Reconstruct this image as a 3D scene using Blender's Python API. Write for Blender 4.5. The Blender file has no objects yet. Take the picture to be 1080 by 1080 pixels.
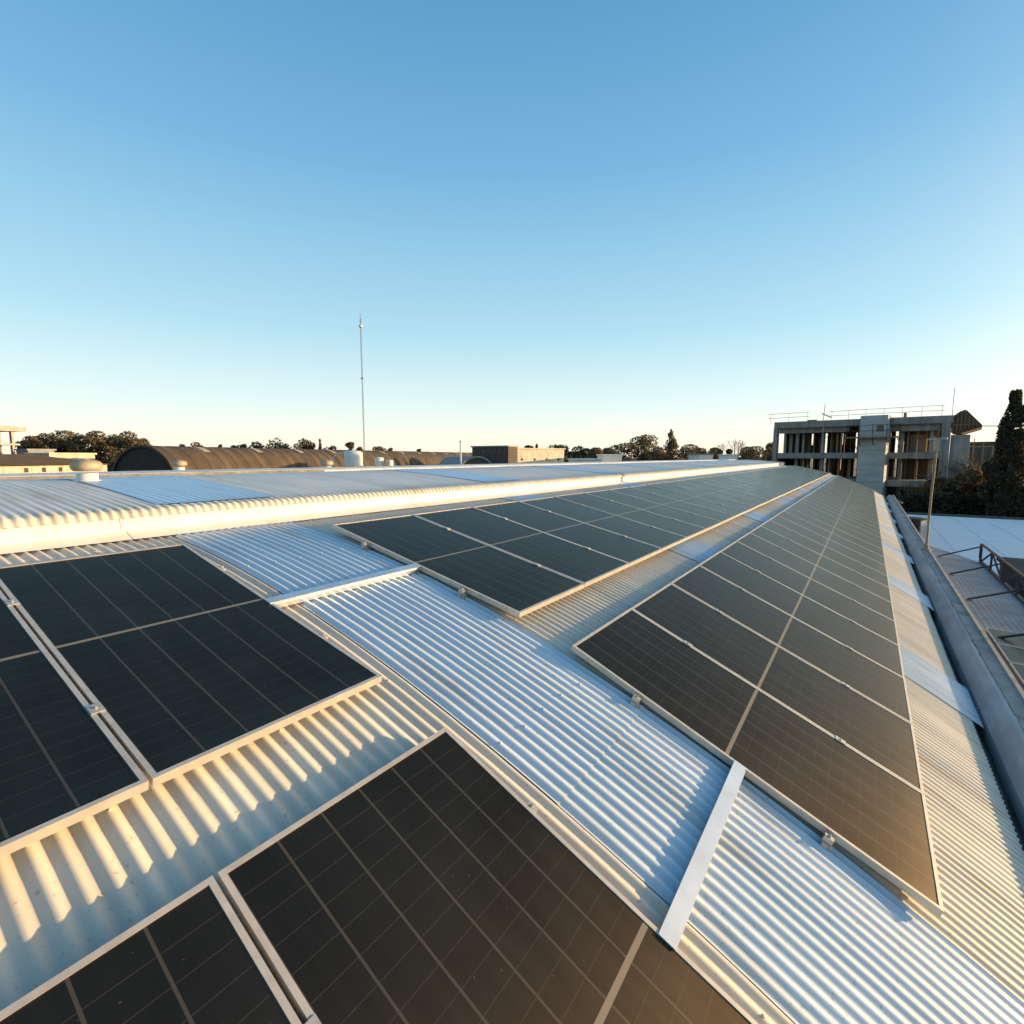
import bpy, math, random
from mathutils import Vector, Matrix, Euler
random.seed(7)
rnd = random.Random(11)
scene = bpy.context.scene
col = scene.collection
R = math.radians
H = 9.0                                   # camera height above the yard

# ------------------------------------------------------------------ camera
FPX = 542.76
PITCH, YAW = 0.1079, 0.6028
cd = bpy.data.cameras.new('camera')
cam = bpy.data.objects.new('camera', cd); col.objects.link(cam)
cd.sensor_width = 36; cd.lens = 36 * FPX / 1080
cd.clip_start = 0.05; cd.clip_end = 4000
cam.location = (0, 0, H)
cam.rotation_euler = (R(90) - PITCH, 0, YAW)
scene.camera = cam
CM = Euler((R(90) - PITCH, 0, YAW)).to_matrix()
def ray(px, py): return CM @ Vector(((px - 540) / FPX, (540 - py) / FPX, -1))
def at(px, py, d): return ray(px, py) * d + Vector((0, 0, H))
def ppm(d): return d / FPX                # metres per photo pixel at depth d

# ------------------------------------------------------------------ light
SUN_AZ, SUN_EL = R(49), R(5.6)            # azimuth from +Y towards +X
sdir = Vector((math.sin(SUN_AZ) * math.cos(SUN_EL), math.cos(SUN_AZ) * math.cos(SUN_EL), math.sin(SUN_EL)))
sd = bpy.data.lights.new('sun', 'SUN'); sun = bpy.data.objects.new('sun', sd); col.objects.link(sun)
sun.rotation_euler = (-sdir).to_track_quat('-Z', 'Y').to_euler()
sun.location = (30, 20, 40)
sd.energy = 4.7; sd.angle = R(0.55); sd.color = (1.0, 0.67, 0.32)
world = bpy.data.worlds.new('World'); scene.world = world; world.use_nodes = True
wn, wl = world.node_tree.nodes, world.node_tree.links
bg = wn['Background']
sky = wn.new('ShaderNodeTexSky'); sky.sky_type = 'NISHITA'; sky.sun_disc = False
sky.sun_elevation = SUN_EL; sky.sun_rotation = SUN_AZ
sky.altitude = 100; sky.air_density = 1.0; sky.dust_density = 0.6; sky.ozone_density = 2.0
bg.inputs[1].default_value = 0.15
# clear evening air: the sky model blended with a height gradient measured for this hour
wtc = wn.new('ShaderNodeTexCoord'); wsp = wn.new('ShaderNodeSeparateXYZ'); wl.new(wtc.outputs['Generated'], wsp.inputs[0])
wr_ = wn.new('ShaderNodeValToRGB'); wcr = wr_.color_ramp
stops = [(0, (.65, .595, .49)), (.03, (.61, .60, .53)), (.092, (.48, .565, .56)), (.225, (.265, .44, .525)), (.454, (.112, .284, .445)), (.64, (.060, .20, .36)), (1, (.038, .135, .29))]
while len(wcr.elements) < len(stops): wcr.elements.new(.5)
for e_, (p_, c_) in zip(wcr.elements, stops): e_.position = p_; e_.color = (*c_, 1)
wl.new(wsp.outputs[2], wr_.inputs[0])
wsc = wn.new('ShaderNodeVectorMath'); wsc.operation = 'SCALE'; wsc.inputs['Scale'].default_value = 1 / .15; wl.new(wr_.outputs[0], wsc.inputs[0])
wmx = wn.new('ShaderNodeMix'); wmx.data_type = 'RGBA'; wmx.inputs[0].default_value = .8
wl.new(sky.outputs[0], wmx.inputs[6]); wl.new(wsc.outputs[0], wmx.inputs[7])
# golden aureole of the low sun in the hazy air
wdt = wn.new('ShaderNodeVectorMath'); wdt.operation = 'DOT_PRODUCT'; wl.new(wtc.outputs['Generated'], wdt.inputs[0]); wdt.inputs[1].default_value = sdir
def wm(op, a, b_):
    x = wn.new('ShaderNodeMath'); x.operation = op
    for i_, v_ in enumerate((a, b_)):
        if isinstance(v_, (int, float)): x.inputs[i_].default_value = v_
        else: wl.new(v_, x.inputs[i_])
    return x.outputs[0]
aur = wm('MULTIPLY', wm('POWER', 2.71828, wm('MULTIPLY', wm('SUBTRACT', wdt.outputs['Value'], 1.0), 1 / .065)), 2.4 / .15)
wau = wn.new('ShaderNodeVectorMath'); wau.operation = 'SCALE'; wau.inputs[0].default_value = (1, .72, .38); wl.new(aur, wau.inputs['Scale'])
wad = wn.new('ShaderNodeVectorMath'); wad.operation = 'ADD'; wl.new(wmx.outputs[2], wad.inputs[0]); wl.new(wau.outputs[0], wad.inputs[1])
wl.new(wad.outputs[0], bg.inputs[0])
vs = scene.view_settings
vs.view_transform = 'Standard'; vs.look = 'None'; vs.gamma = 1; vs.exposure = 0.9

# ------------------------------------------------------------------ materials
def new_mat(name):
    m = bpy.data.materials.new(name); m.use_nodes = True
    return m, m.node_tree.nodes, m.node_tree.links, m.node_tree.nodes['Principled BSDF']
def mat(name, c, rough=0.7, metal=0.0, var=0.12, scale=3.0, spec=0.5, stretch=(1, 1, 1), bump=0.0, c2=None, lo=.35, hi=.7):
    m, n, l, b = new_mat(name)
    tc = n.new('ShaderNodeTexCoord'); mp = n.new('ShaderNodeMapping'); mp.inputs['Scale'].default_value = stretch
    nz = n.new('ShaderNodeTexNoise'); nz.inputs['Scale'].default_value = scale; nz.inputs['Detail'].default_value = 7
    nz.inputs['Roughness'].default_value = .62
    rp = n.new('ShaderNodeValToRGB'); rp.color_ramp.elements[0].position = lo; rp.color_ramp.elements[1].position = hi
    a = [max(0, x * (1 - var)) for x in c]; z = [min(1, x * (1 + var)) for x in c]
    if c2: a, z = c2, c
    rp.color_ramp.elements[0].color = (*a, 1); rp.color_ramp.elements[1].color = (*z, 1)
    l.new(tc.outputs['Object'], mp.inputs[0]); l.new(mp.outputs[0], nz.inputs[0]); l.new(nz.outputs[0], rp.inputs[0])
    l.new(rp.outputs[0], b.inputs['Base Color'])
    b.inputs['Roughness'].default_value = rough; b.inputs['Metallic'].default_value = metal
    b.inputs['Specular IOR Level'].default_value = spec
    if bump:
        bp = n.new('ShaderNodeBump'); bp.inputs['Strength'].default_value = bump; bp.inputs['Distance'].default_value = .02
        l.new(nz.outputs[0], bp.inputs['Height']); l.new(bp.outputs[0], b.inputs['Normal'])
    return m
def sheet_mat(name, c, rough, dirt, spec=.5):
    """weathered roofing: streaks down the slope, dull patches, specks of grime"""
    m, n, l, b = new_mat(name)
    tc = n.new('ShaderNodeTexCoord')
    def noise(sc, st, det=6):
        mp = n.new('ShaderNodeMapping'); mp.inputs['Scale'].default_value = st
        z = n.new('ShaderNodeTexNoise'); z.inputs['Scale'].default_value = sc; z.inputs['Detail'].default_value = det
        l.new(tc.outputs['Object'], mp.inputs[0]); l.new(mp.outputs[0], z.inputs[0]); return z
    streak = noise(2.2, (.35, 5, .35)); patch = noise(.8, (1, 1, 1)); speck = noise(38, (1, 1, 1), 3)
    def ramp(src, p0, p1, c0, c1):
        r = n.new('ShaderNodeValToRGB'); r.color_ramp.elements[0].position = p0; r.color_ramp.elements[1].position = p1
        r.color_ramp.elements[0].color = (*c0, 1); r.color_ramp.elements[1].color = (*c1, 1); l.new(src.outputs[0], r.inputs[0]); return r
    def mul(a, bb, f=1):
        x = n.new('ShaderNodeMix'); x.data_type = 'RGBA'; x.blend_type = 'MULTIPLY'; x.inputs[0].default_value = f
        l.new(a, x.inputs[6]); l.new(bb, x.inputs[7]); return x.outputs[2]
    r1 = ramp(streak, .3, .7, [v * (1 - dirt) for v in c], c)
    r2 = ramp(patch, .3, .7, (1 - dirt * .7,) * 3, (1, 1, 1))
    r3 = ramp(speck, .27, .36, (.62, .55, .47), (1, 1, 1))
    stain = noise(1.5, (.5, 3.2, .5), 9)
    r4 = ramp(stain, .60, .74, (1, 1, 1), (.74, .62, .48))
    o = mul(mul(mul(r1.outputs[0], r2.outputs[0]), r3.outputs[0], .7), r4.outputs[0], .75)
    l.new(o, b.inputs['Base Color'])
    rr = n.new('ShaderNodeMapRange'); rr.inputs[3].default_value = rough - .1; rr.inputs[4].default_value = rough + .12
    l.new(patch.outputs[0], rr.inputs[0]); l.new(rr.outputs[0], b.inputs['Roughness'])
    b.inputs['Specular IOR Level'].default_value = spec
    return m
def panel_mat():
    m, n, l, b = new_mat('solar cells under glass')
    uv = n.new('ShaderNodeUVMap'); sp = n.new('ShaderNodeSeparateXYZ'); l.new(uv.outputs[0], sp.inputs[0])
    def mth(op, a, bb=None):
        x = n.new('ShaderNodeMath'); x.operation = op
        for i, v in enumerate((a, bb)):
            if v is None: continue
            if isinstance(v, (int, float)): x.inputs[i].default_value = v
            else: l.new(v, x.inputs[i])
        return x.outputs[0]
    def line(coord, count, half):      # 1 near the seams between cells
        f = mth('FRACT', mth('MULTIPLY', coord, count)); d = mth('ABSOLUTE', mth('SUBTRACT', f, .5))
        return mth('GREATER_THAN', d, .5 - half)
    U, V = sp.outputs[0], sp.outputs[1]
    colgap = line(U, 6, .026)
    rowgap = line(V, 24, .013)
    bus = line(U, 60, .035)
    mid = mth('LESS_THAN', mth('ABSOLUTE', mth('SUBTRACT', V, .5)), .0052)
    tc = n.new('ShaderNodeTexCoord'); oi = n.new('ShaderNodeObjectInfo')
    va = n.new('ShaderNodeVectorMath'); va.operation = 'ADD'; l.new(tc.outputs['Object'], va.inputs[0])
    mulr = n.new('ShaderNodeMath'); mulr.operation = 'MULTIPLY'; mulr.inputs[1].default_value = 37; l.new(oi.outputs['Random'], mulr.inputs[0]); l.new(mulr.outputs[0], va.inputs[1])
    nz = n.new('ShaderNodeTexNoise'); nz.inputs['Scale'].default_value = 2.2; nz.inputs['Detail'].default_value = 8; l.new(va.outputs[0], nz.inputs[0])
    sk = n.new('ShaderNodeTexNoise'); sk.inputs['Scale'].default_value = 55; sk.inputs['Detail'].default_value = 2; l.new(va.outputs[0], sk.inputs[0])
    def mix(f, a, bb, blend='MIX'):
        x = n.new('ShaderNodeMix'); x.data_type = 'RGBA'; x.blend_type = blend
        if isinstance(f, (int, float)): x.inputs[0].default_value = f
        else: l.new(f, x.inputs[0])
        for i, v in ((6, a), (7, bb)):
            if isinstance(v, tuple): x.inputs[i].default_value = (*v, 1)
            else: l.new(v, x.inputs[i])
        return x.outputs[2]
    c = mix(bus, (.004, .0036, .004), (.0075, .0068, .0065))
    c = mix(rowgap, c, (.030, .027, .024))
    c = mix(colgap, c, (.042, .038, .034))
    c = mix(mid, c, (.18, .16, .13))
    dust = mth('MULTIPLY', nz.outputs[0], .018)
    c = mix(dust, c, (.42, .33, .23))
    spk = mth('GREATER_THAN', sk.outputs[0], .76)
    c = mix(mth('MULTIPLY', spk, .10), c, (.5, .45, .36))
    l.new(c, b.inputs['Base Color'])
    rr = n.new('ShaderNodeMapRange'); rr.inputs[3].default_value = .16; rr.inputs[4].default_value = .32
    l.new(nz.outputs[0], rr.inputs[0]); l.new(rr.outputs[0], b.inputs['Roughness'])
    b.inputs['IOR'].default_value = 1.14                      # anti-reflective solar glass
    b.inputs['Specular Tint'].default_value = (1, .72, .80, 1)
    b.inputs['Specular IOR Level'].default_value = .3
    # thin film of road dust: scatters a low sun forward
    gl = n.new('ShaderNodeBsdfGlossy'); gl.inputs['Color'].default_value = (1, .76, .50, 1); gl.distribution = 'BECKMANN'; gl.inputs['Roughness'].default_value = .56
    df = n.new('ShaderNodeMapRange'); df.inputs[3].default_value = .010; df.inputs[4].default_value = .072
    mp2 = n.new('ShaderNodeMapping'); mp2.inputs['Scale'].default_value = (9, .7, 1); l.new(va.outputs[0], mp2.inputs[0])
    st = n.new('ShaderNodeTexNoise'); st.inputs['Scale'].default_value = 1.6; st.inputs['Detail'].default_value = 6; l.new(mp2.outputs[0], st.inputs[0])
    edge = mth('MULTIPLY', mth('POWER', mth('SUBTRACT', 1.0, V), 14.0), .5)        # grime settles along the lower frame
    l.new(mth('ADD', mth('ADD', mth('MULTIPLY', nz.outputs[0], .55), mth('MULTIPLY', st.outputs[0], .45)), edge), df.inputs[0])
    ms = n.new('ShaderNodeMixShader'); lw = n.new('ShaderNodeLayerWeight'); lw.inputs['Blend'].default_value = .5
    l.new(mth('ADD', df.outputs[0], mth('MULTIPLY', mth('POWER', lw.outputs['Facing'], 5.0), .24)), ms.inputs[0])
    l.new(b.outputs[0], ms.inputs[1]); l.new(gl.outputs[0], ms.inputs[2])
    l.new(ms.outputs[0], n['Material Output'].inputs['Surface'])
    return m
def concrete_mat(name, c, sc=.9):
    m, n, l, b = new_mat(name)
    tc = n.new('ShaderNodeTexCoord')
    a = n.new('ShaderNodeTexNoise'); a.inputs['Scale'].default_value = sc; a.inputs['Detail'].default_value = 9; a.inputs['Roughness'].default_value = .7
    mp = n.new('ShaderNodeMapping'); mp.inputs['Scale'].default_value = (3, 3, .25)
    s = n.new('ShaderNodeTexNoise'); s.inputs['Scale'].default_value = 1.2; s.inputs['Detail'].default_value = 5
    l.new(tc.outputs['Object'], a.inputs[0]); l.new(tc.outputs['Object'], mp.inputs[0]); l.new(mp.outputs[0], s.inputs[0])
    r1 = n.new('ShaderNodeValToRGB'); r1.color_ramp.elements[0].position = .3; r1.color_ramp.elements[1].position = .72
    r1.color_ramp.elements[0].color = (*[v * .68 for v in c], 1); r1.color_ramp.elements[1].color = (*[min(1, v * 1.18) for v in c], 1)
    r2 = n.new('ShaderNodeValToRGB'); r2.color_ramp.elements[0].position = .34; r2.color_ramp.elements[1].position = .6
    r2.color_ramp.elements[0].color = (.66, .63, .6, 1); r2.color_ramp.elements[1].color = (1, 1, 1, 1)
    l.new(a.outputs[0], r1.inputs[0]); l.new(s.outputs[0], r2.inputs[0])
    x = n.new('ShaderNodeMix'); x.data_type = 'RGBA'; x.blend_type = 'MULTIPLY'; x.inputs[0].default_value = .8
    l.new(r1.outputs[0], x.inputs[6]); l.new(r2.outputs[0], x.inputs[7]); l.new(x.outputs[2], b.inputs['Base Color'])
    b.inputs['Roughness'].default_value = .9
    return m

M = {}
M['sheet'] = sheet_mat('weathered cream roof sheet', (.72, .64, .52), .5, .22, .35)
M['skylight'] = sheet_mat('bluish fibreglass roof sheet', (.58, .665, .735), .34, .16, .5)
M['crown_skylight'] = sheet_mat('blue fibreglass crown sheet', (.36, .56, .77), .4, .14, .5)
M['upper'] = sheet_mat('weathered grey roof sheet', (.70, .68, .64), .48, .25, .4)
M['flash'] = sheet_mat('painted flashing', (.80, .76, .68), .45, .10, .4)
M['alu'] = mat('brushed aluminium', (.52, .47, .40), .42, .4, .14, 9)
M['clamp'] = mat('bright clamp metal', (.50, .46, .40), .4, .5, .15, 20)
M['dark_steel'] = mat('dark rusty steel', (.045, .036, .03), .7, .2, .35, 5)
M['cell'] = panel_mat()
M['back'] = mat('white back sheet', (.6, .6, .6), .8)
M['tray'] = mat('galvanised tray lid', (.70, .71, .72), .38, .85, .1, 4)
M['gutter'] = mat('galvanised gutter metal', (.30, .31, .32), .6, .15, .3, 2.5, stretch=(1, .3, 1))
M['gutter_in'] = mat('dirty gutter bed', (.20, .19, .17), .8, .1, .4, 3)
M['parapet'] = concrete_mat('weathered parapet render', (.36, .33, .29), 2.5)
M['edging'] = mat('tan edging', (.45, .36, .26), .7, 0, .25, 3)
M['wall'] = concrete_mat('painted factory wall', (.5, .46, .4))
M['grey_roof'] = sheet_mat('dull grey roofing', (.30, .31, .32), .65, .35)
M['annex_roof'] = mat('dull grey annex roofing', (.27, .27, .275), .75, 0, .22, .9)
M['white_roof'] = sheet_mat('white membrane roof', (.80, .82, .83), .6, .10)
M['concrete'] = concrete_mat('raw concrete', (.29, .275, .25))
M['concrete_light'] = concrete_mat('pale raw concrete', (.42, .39, .34), .6)
M['tower'] = mat('board marked concrete', (.40, .40, .385), .9, 0, .18, 1.3, stretch=(.5, .5, 2.4))
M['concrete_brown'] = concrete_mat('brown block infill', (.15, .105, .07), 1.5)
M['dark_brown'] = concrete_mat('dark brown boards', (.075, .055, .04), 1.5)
M['canopy'] = mat('weathered formwork ply', (.11, .065, .034), .85, 0, .35, 2)
M['timber'] = mat('formwork timber', (.25, .155, .08), .85, 0, .35, 4)
M['prop'] = mat('steel prop', (.34, .25, .16), .7, .1, .3, 6)
M['lamp'] = mat('rusty lamp post', (.30, .21, .13), .7, .1, .3, 3)
M['rail'] = mat('guard rail tube', (.30, .30, .30), .5, .5, .2, 6)
M['shed_roof'] = mat('brown fibre cement', (.080, .056, .034), .9, 0, .3, .35, c2=(.045, .033, .021))
M['shed_rib'] = mat('weathered brown fibre cement', (.115, .080, .050), .9, 0, .3, .35, c2=(.06, .044, .028))
M['shed_gable'] = mat('dark gable boards', (.030, .026, .024), .9, 0, .3, 1)
M['roof_light'] = mat('dusty roof light', (.33, .29, .23), .6, 0, .2, 2)
M['cream_wall'] = concrete_mat('cream render', (.60, .53, .40))
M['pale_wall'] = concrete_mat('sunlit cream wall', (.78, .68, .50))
M['brown_roof'] = mat('brown sheet roof', (.34, .185, .085), .9, 0, .35, .7, spec=.15, c2=(.22, .12, .06))
M['dark_wall'] = concrete_mat('dark render', (.10, .085, .07))
M['window'] = mat('dark window glass', (.025, .028, .03), .2, 0, .2, 2)
M['white'] = mat('white painted metal', (.72, .70, .66), .5, 0, .08, 4)
M['vent'] = mat('weathered vent metal', (.42, .33, .23), .6, .2, .2, 6)
M['mast'] = mat('galvanised mast', (.22, .21, .21), .6, .3, .1, 3)
M['bark'] = mat('bark', (.11, .08, .055), .95, 0, .35, 4)
M['ground'] = mat('dry yard soil and grass', (.14, .115, .075), 1, 0, .3, .06, c2=(.06, .065, .03))
M['asphalt'] = mat('asphalt', (.05, .05, .05), .95, 0, .2, 2)
def leaf(name, c, v=.3):
    m = mat(name, c, .75, 0, v, .9, spec=.25)
    n, l = m.node_tree.nodes, m.node_tree.links; b = n['Principled BSDF']
    t = n.new('ShaderNodeBsdfTranslucent'); x = n.new('ShaderNodeMixShader'); x.inputs[0].default_value = .25
    l.new(b.inputs['Base Color'].links[0].from_socket, t.inputs['Color'])
    l.new(b.outputs[0], x.inputs[1]); l.new(t.outputs[0], x.inputs[2]); l.new(x.outputs[0], n['Material Output'].inputs['Surface'])
    return m
M['leaf_dark'] = leaf('dark foliage', (.095, .078, .042)); M['leaf_mid'] = leaf('olive foliage', (.19, .14, .075)); M['leaf_warm'] = leaf('russet foliage', (.25, .155, .08))
M['leaf_cyp'] = leaf('cypress foliage', (.050, .044, .025)); M['leaf_cyp_lit'] = leaf('sunlit cypress foliage', (.085, .066, .035))  # paler second tone puts sunlit cypress edges into the leaf colour
M['twig'] = mat('bare twigs', (.17, .11, .065), .9, 0, .3, 2)

# ------------------------------------------------------------------ mesh helpers
class MB:
    def __init__(s): s.v, s.f, s.mi, s.uv = [], [], [], None
    def quad(s, *p, mi=0):
        b = len(s.v); s.v += [tuple(x) for x in p]; s.f.append(tuple(range(b, b + len(p)))); s.mi.append(mi)
    def box(s, c, d, m=None, mi=0):
        b = len(s.v); x, y, z = d[0] / 2, d[1] / 2, d[2] / 2
        for i in (-1, 1):
            for j in (-1, 1):
                for k in (-1, 1):
                    p = Vector((i * x, j * y, k * z))
                    if m is not None: p = m @ p
                    s.v.append(tuple(p + Vector(c)))
        for f in ((0, 1, 3, 2), (4, 6, 7, 5), (0, 4, 5, 1), (2, 3, 7, 6), (0, 2, 6, 4), (1, 5, 7, 3)):
            s.f.append(tuple(b + q for q in f)); s.mi.append(mi)
        return s
    def b2(s, lo, hi, mi=0):
        return s.box([(a + b) / 2 for a, b in zip(lo, hi)], [b - a for a, b in zip(lo, hi)], mi=mi)
    def bar(s, p, q, w, h=None, mi=0):
        p, q = Vector(p), Vector(q); d = q - p
        m = d.to_track_quat('Y', 'Z').to_matrix()
        return s.box((p + q) / 2, (w, d.length, h or w), m, mi)
    def tube(s, pts, rad, n=8, cap=True, mi=0):
        pts = [Vector(p) for p in pts]; rad = rad if isinstance(rad, (list, tuple)) else [rad] * len(pts)
        b = len(s.v)
        for i, p in enumerate(pts):
            d = (pts[min(i + 1, len(pts) - 1)] - pts[max(i - 1, 0)]).normalized()
            a = d.orthogonal().normalized() if abs(d.z) < .95 else (Vector((1, 0, 0)) - d * d.x).normalized()
            c = d.cross(a)
            for k in range(n):
                t = 2 * math.pi * k / n
                s.v.append(tuple(p + (a * math.cos(t) + c * math.sin(t)) * rad[i]))
        for i in range(len(pts) - 1):
            for k in range(n):
                s.f.append((b + i * n + k, b + i * n + (k + 1) % n, b + (i + 1) * n + (k + 1) % n, b + (i + 1) * n + k)); s.mi.append(mi)
        if cap:
            s.f.append(tuple(b + k for k in range(n))[::-1]); s.mi.append(mi)
            s.f.append(tuple(b + (len(pts) - 1) * n + k for k in range(n))); s.mi.append(mi)
        return s
    def lathe(s, c, prof, n=20, mi=0, rip=0, nr=0):
        b = len(s.v)
        for r, z in prof:
            for k in range(n):
                t = 2 * math.pi * k / n; rr = r * (1 + (rip if (k % 2) else 0))
                s.v.append((c[0] + rr * math.cos(t), c[1] + rr * math.sin(t), c[2] + z))
        for i in range(len(prof) - 1):
            for k in range(n):
                s.f.append((b + i * n + k, b + i * n + (k + 1) % n, b + (i + 1) * n + (k + 1) % n, b + (i + 1) * n + k)); s.mi.append(mi)
        s.f.append(tuple(b + (len(prof) - 1) * n + k for k in range(n))); s.mi.append(mi)
        return s
    def grid(s, P, mi=0):
        b = len(s.v); r, c = len(P), len(P[0])
        for row in P: s.v += [tuple(p) for p in row]
        for i in range(r - 1):
            for j in range(c - 1):
                s.f.append((b + i * c + j, b + i * c + j + 1, b + (i + 1) * c + j + 1, b + (i + 1) * c + j)); s.mi.append(mi)
        return s
    def mesh(s, name, mats, smooth=False):
        me = bpy.data.meshes.new(name); me.from_pydata(s.v, [], s.f)
        for m in (mats if isinstance(mats, (list, tuple)) else [mats]): me.materials.append(m)
        me.polygons.foreach_set('material_index', s.mi)
        if smooth: me.polygons.foreach_set('use_smooth', [True] * len(me.polygons))
        me.update(); return me
    def build(s, name, mats, parent=None, smooth=False, loc=None):
        o = bpy.data.objects.new(name, s.mesh(name, mats, smooth)); col.objects.link(o)
        if parent is not None: o.parent = parent
        if loc is not None: o.location = loc
        return o
def tag(o, label=None, cat=None, group=None, kind=None):
    for k, v in (('label', label), ('category', cat), ('group', group), ('kind', kind)):
        if v: o[k] = v
    return o
def empty(name, loc, rz=0):
    o = bpy.data.objects.new(name, None); col.objects.link(o); o.empty_display_size = .3
    o.location = loc; o.rotation_euler = (0, 0, rz); return o

# ------------------------------------------------------------------ ground
g = MB()
N = 24; ext = [-3000, -1200, -600, -320, -200, -140, -100, -70, -45, -25, -10, 0, 10, 25, 45, 70, 100, 140, 200, 320, 600, 1200, 3000]
g.grid([[(x, y, 0) for x in ext] for y in ext])
tag(g.build('ground', M['ground']), kind='structure')
rd = MB(); rd.quad((6.6, -60, .004), (14.5, -60, .004), (14.5, 160, .004), (6.6, 160, .004))
tag(rd.build('road', M['asphalt']), kind='structure')

# ------------------------------------------------------------------ the factory with the arched roof
XC, ZC, RR = -6.63, H - 15.375, 14.70
PITCH_C = .0762; AMP = .0085
Y0, Y1 = -3.0, 45.6
PH0 = math.asin((-5.42 - XC) / RR); PHE = .5545
SKY_S = [(2.10, 3.29)] + [(7.25 + 5.2 * i, 8.40 + 5.2 * i) for i in range(7)]
def arc(ph, y, h): return (XC + (RR + h) * math.sin(ph), y, ZC + (RR + h) * math.cos(ph))
def wave(y): return AMP * (1 + .07 * math.sin(y * 3.7) + .06 * math.sin(y * 9.1 + 2)) * math.sin(2 * math.pi * y / PITCH_C + .12 * math.sin(y * 1.3)) + .0012 * math.sin(y * 5.2)
def sheet(ya, yb, pa, pb, lift=0, seg=22, per=8):
    n = max(2, int(round((yb - ya) / PITCH_C * per)))
    rows = []
    for i in range(n + 1):
        y = ya + (yb - ya) * i / n
        rows.append([arc(pa + (pb - pa) * j / seg, y, wave(y) + lift) for j in range(seg + 1)])
    return rows
fac = empty('factory_building', (-6.6, 20, 0))
tag(fac, 'long low factory with an arched cream corrugated roof carrying the solar panels', 'building')
FP = Matrix.Translation((6.6, -20, 0))
def fb(mb, name, mats, parent=fac, smooth=False):
    o = mb.build(name, mats, parent, smooth)
    if parent is fac: o.location = (6.6, -20, 0)
    return o
# plain sheets between the skylight strips; each strip overlaps them by a ridge
rs = MB(); y = Y0
for (a, b) in SKY_S:
    rs.grid(sheet(y, a + .06, PH0 - .02, PHE)); y = b - .06
    # the hidden side of a lap needs nothing
rs.grid(sheet(y, Y1, PH0 - .02, PHE))
# roofing screws with washers on the purlin lines
for ph in (.150, .30, .452):
    k = int((0 - Y0) / PITCH_C)
    yy = Y0
    for i in range(int((16 - Y0) / PITCH_C / 3)):
        yc = (math.floor(Y0 / PITCH_C) + 3 * i + .25) * PITCH_C
        if any(a - .05 < yc < b + .05 for a, b in SKY_S): continue
        p = arc(ph + rnd.uniform(-.0008, .0008), yc, AMP)
        rs.lathe(p, [(.009, -.001), (.008, .003), (.004, .004), (.004, .008)], 8)
roof_o = fb(rs, 'roof', M['sheet'], smooth=True)
for (a, b) in SKY_S:
    sk = MB()
    mid = .369
    near = a < 5
    sk.grid(sheet(a, b, PH0 - .02, mid + .012, .0055 + .005, 16 if near else 12))
    sk.grid(sheet(a, b, mid, PHE + (.008 if not near else .004), .0055, 12))
    if a < 14:
        for ph in (.175, .352):
            yc = (math.ceil(a / PITCH_C) + .25) * PITCH_C
            while yc < b:
                p = arc(ph + rnd.uniform(-.001, .001), yc, AMP + .009)
                sk.lathe(p, [(.010, -.001), (.009, .003), (.005, .004), (.005, .010)], 8)
                yc += PITCH_C * (3 if near else 4)
    o = fb(sk, 'skylight_sheet', M['skylight'], roof_o, True)
# raised crown: lit upstand, drip edge of the corrugated crown sheets
fl = MB()
yy = Y0
while yy < Y1 - .1:
    ye = min(yy + 2.4, Y1); e = rnd.uniform(-.004, .004)
    zb = ZC + math.sqrt(RR ** 2 - (-5.42 - XC) ** 2)
    prof = [(-5.27, ZC + math.sqrt(RR ** 2 - (-5.27 - XC) ** 2) + .013), (-5.38, zb + .035), (-5.415 + e, zb + .05), (-5.42 + e, zb + .20), (-5.48, zb + .205)]
    fl.grid([[(x, q, z) for (x, z) in prof] for q in (yy, ye - .006)])
    fl.box((-5.415 + e, ye - .02, zb + .12), (.006, .05, .13))
    yy = ye
fb(fl, 'upstand_flashing', M['flash'])
prof_up = [(-5.372, -.545), (-5.376, -.528), (-5.392, -.502), (-5.43, -.477), (-5.54, -.462), (-5.8, -.438), (-6.2, -.402), (-6.8, -.354), (-7.4, -.313), (-8.0, -.283), (-8.5, -.290), (-8.96, -.306)]
def upper(ya, yb, lift=0, per=8, j0=0, j1=12):
    n = max(2, int(round((yb - ya) / PITCH_C * per))); rows = []
    for i in range(n + 1):
        y = ya + (yb - ya) * i / n; wv = math.sin(2 * math.pi * y / PITCH_C)
        row = []
        for j, (x, z) in enumerate(prof_up):
            if not j0 <= j < j1: continue
            w = AMP * (1.1, 1.1, 1.0, .8, .45, .20, .13)[min(j, 6)] * wv + lift
            if j < 3: row.append((x + w * (.9 - .2 * j), y, H + z + w * (.4 + .2 * j)))
            else: row.append((x, y, H + z + w))
        rows.append(row)
    return rows
dr = MB(); dr.grid(upper(Y0, Y1, 0, 8, 0, 5)); fb(dr, 'drip_edge', M['sheet'], smooth=True)
up = MB(); y = Y0
for (a, b) in SKY_S:
    up.grid(upper(y, a + .05, 0, 8, 4)); y = b - .05
up.grid(upper(y, Y1, 0, 8, 4))
upo = fb(up, 'crown_roof', M['upper'], smooth=True)
for (a, b) in SKY_S:
    sk = MB(); sk.grid(upper(a, b, .007, 6, 4)); fb(sk, 'skylight_sheet', M['crown_skylight'], upo, True)
cs = MB(); cs.b2((-8.979, Y0, H - .305), (-8.972, 6.4, H - .262)); fb(cs, 'gap_shade_strip', M['gutter_in'])  # dark strip stands in for the shaded gap between crown and capping
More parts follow.
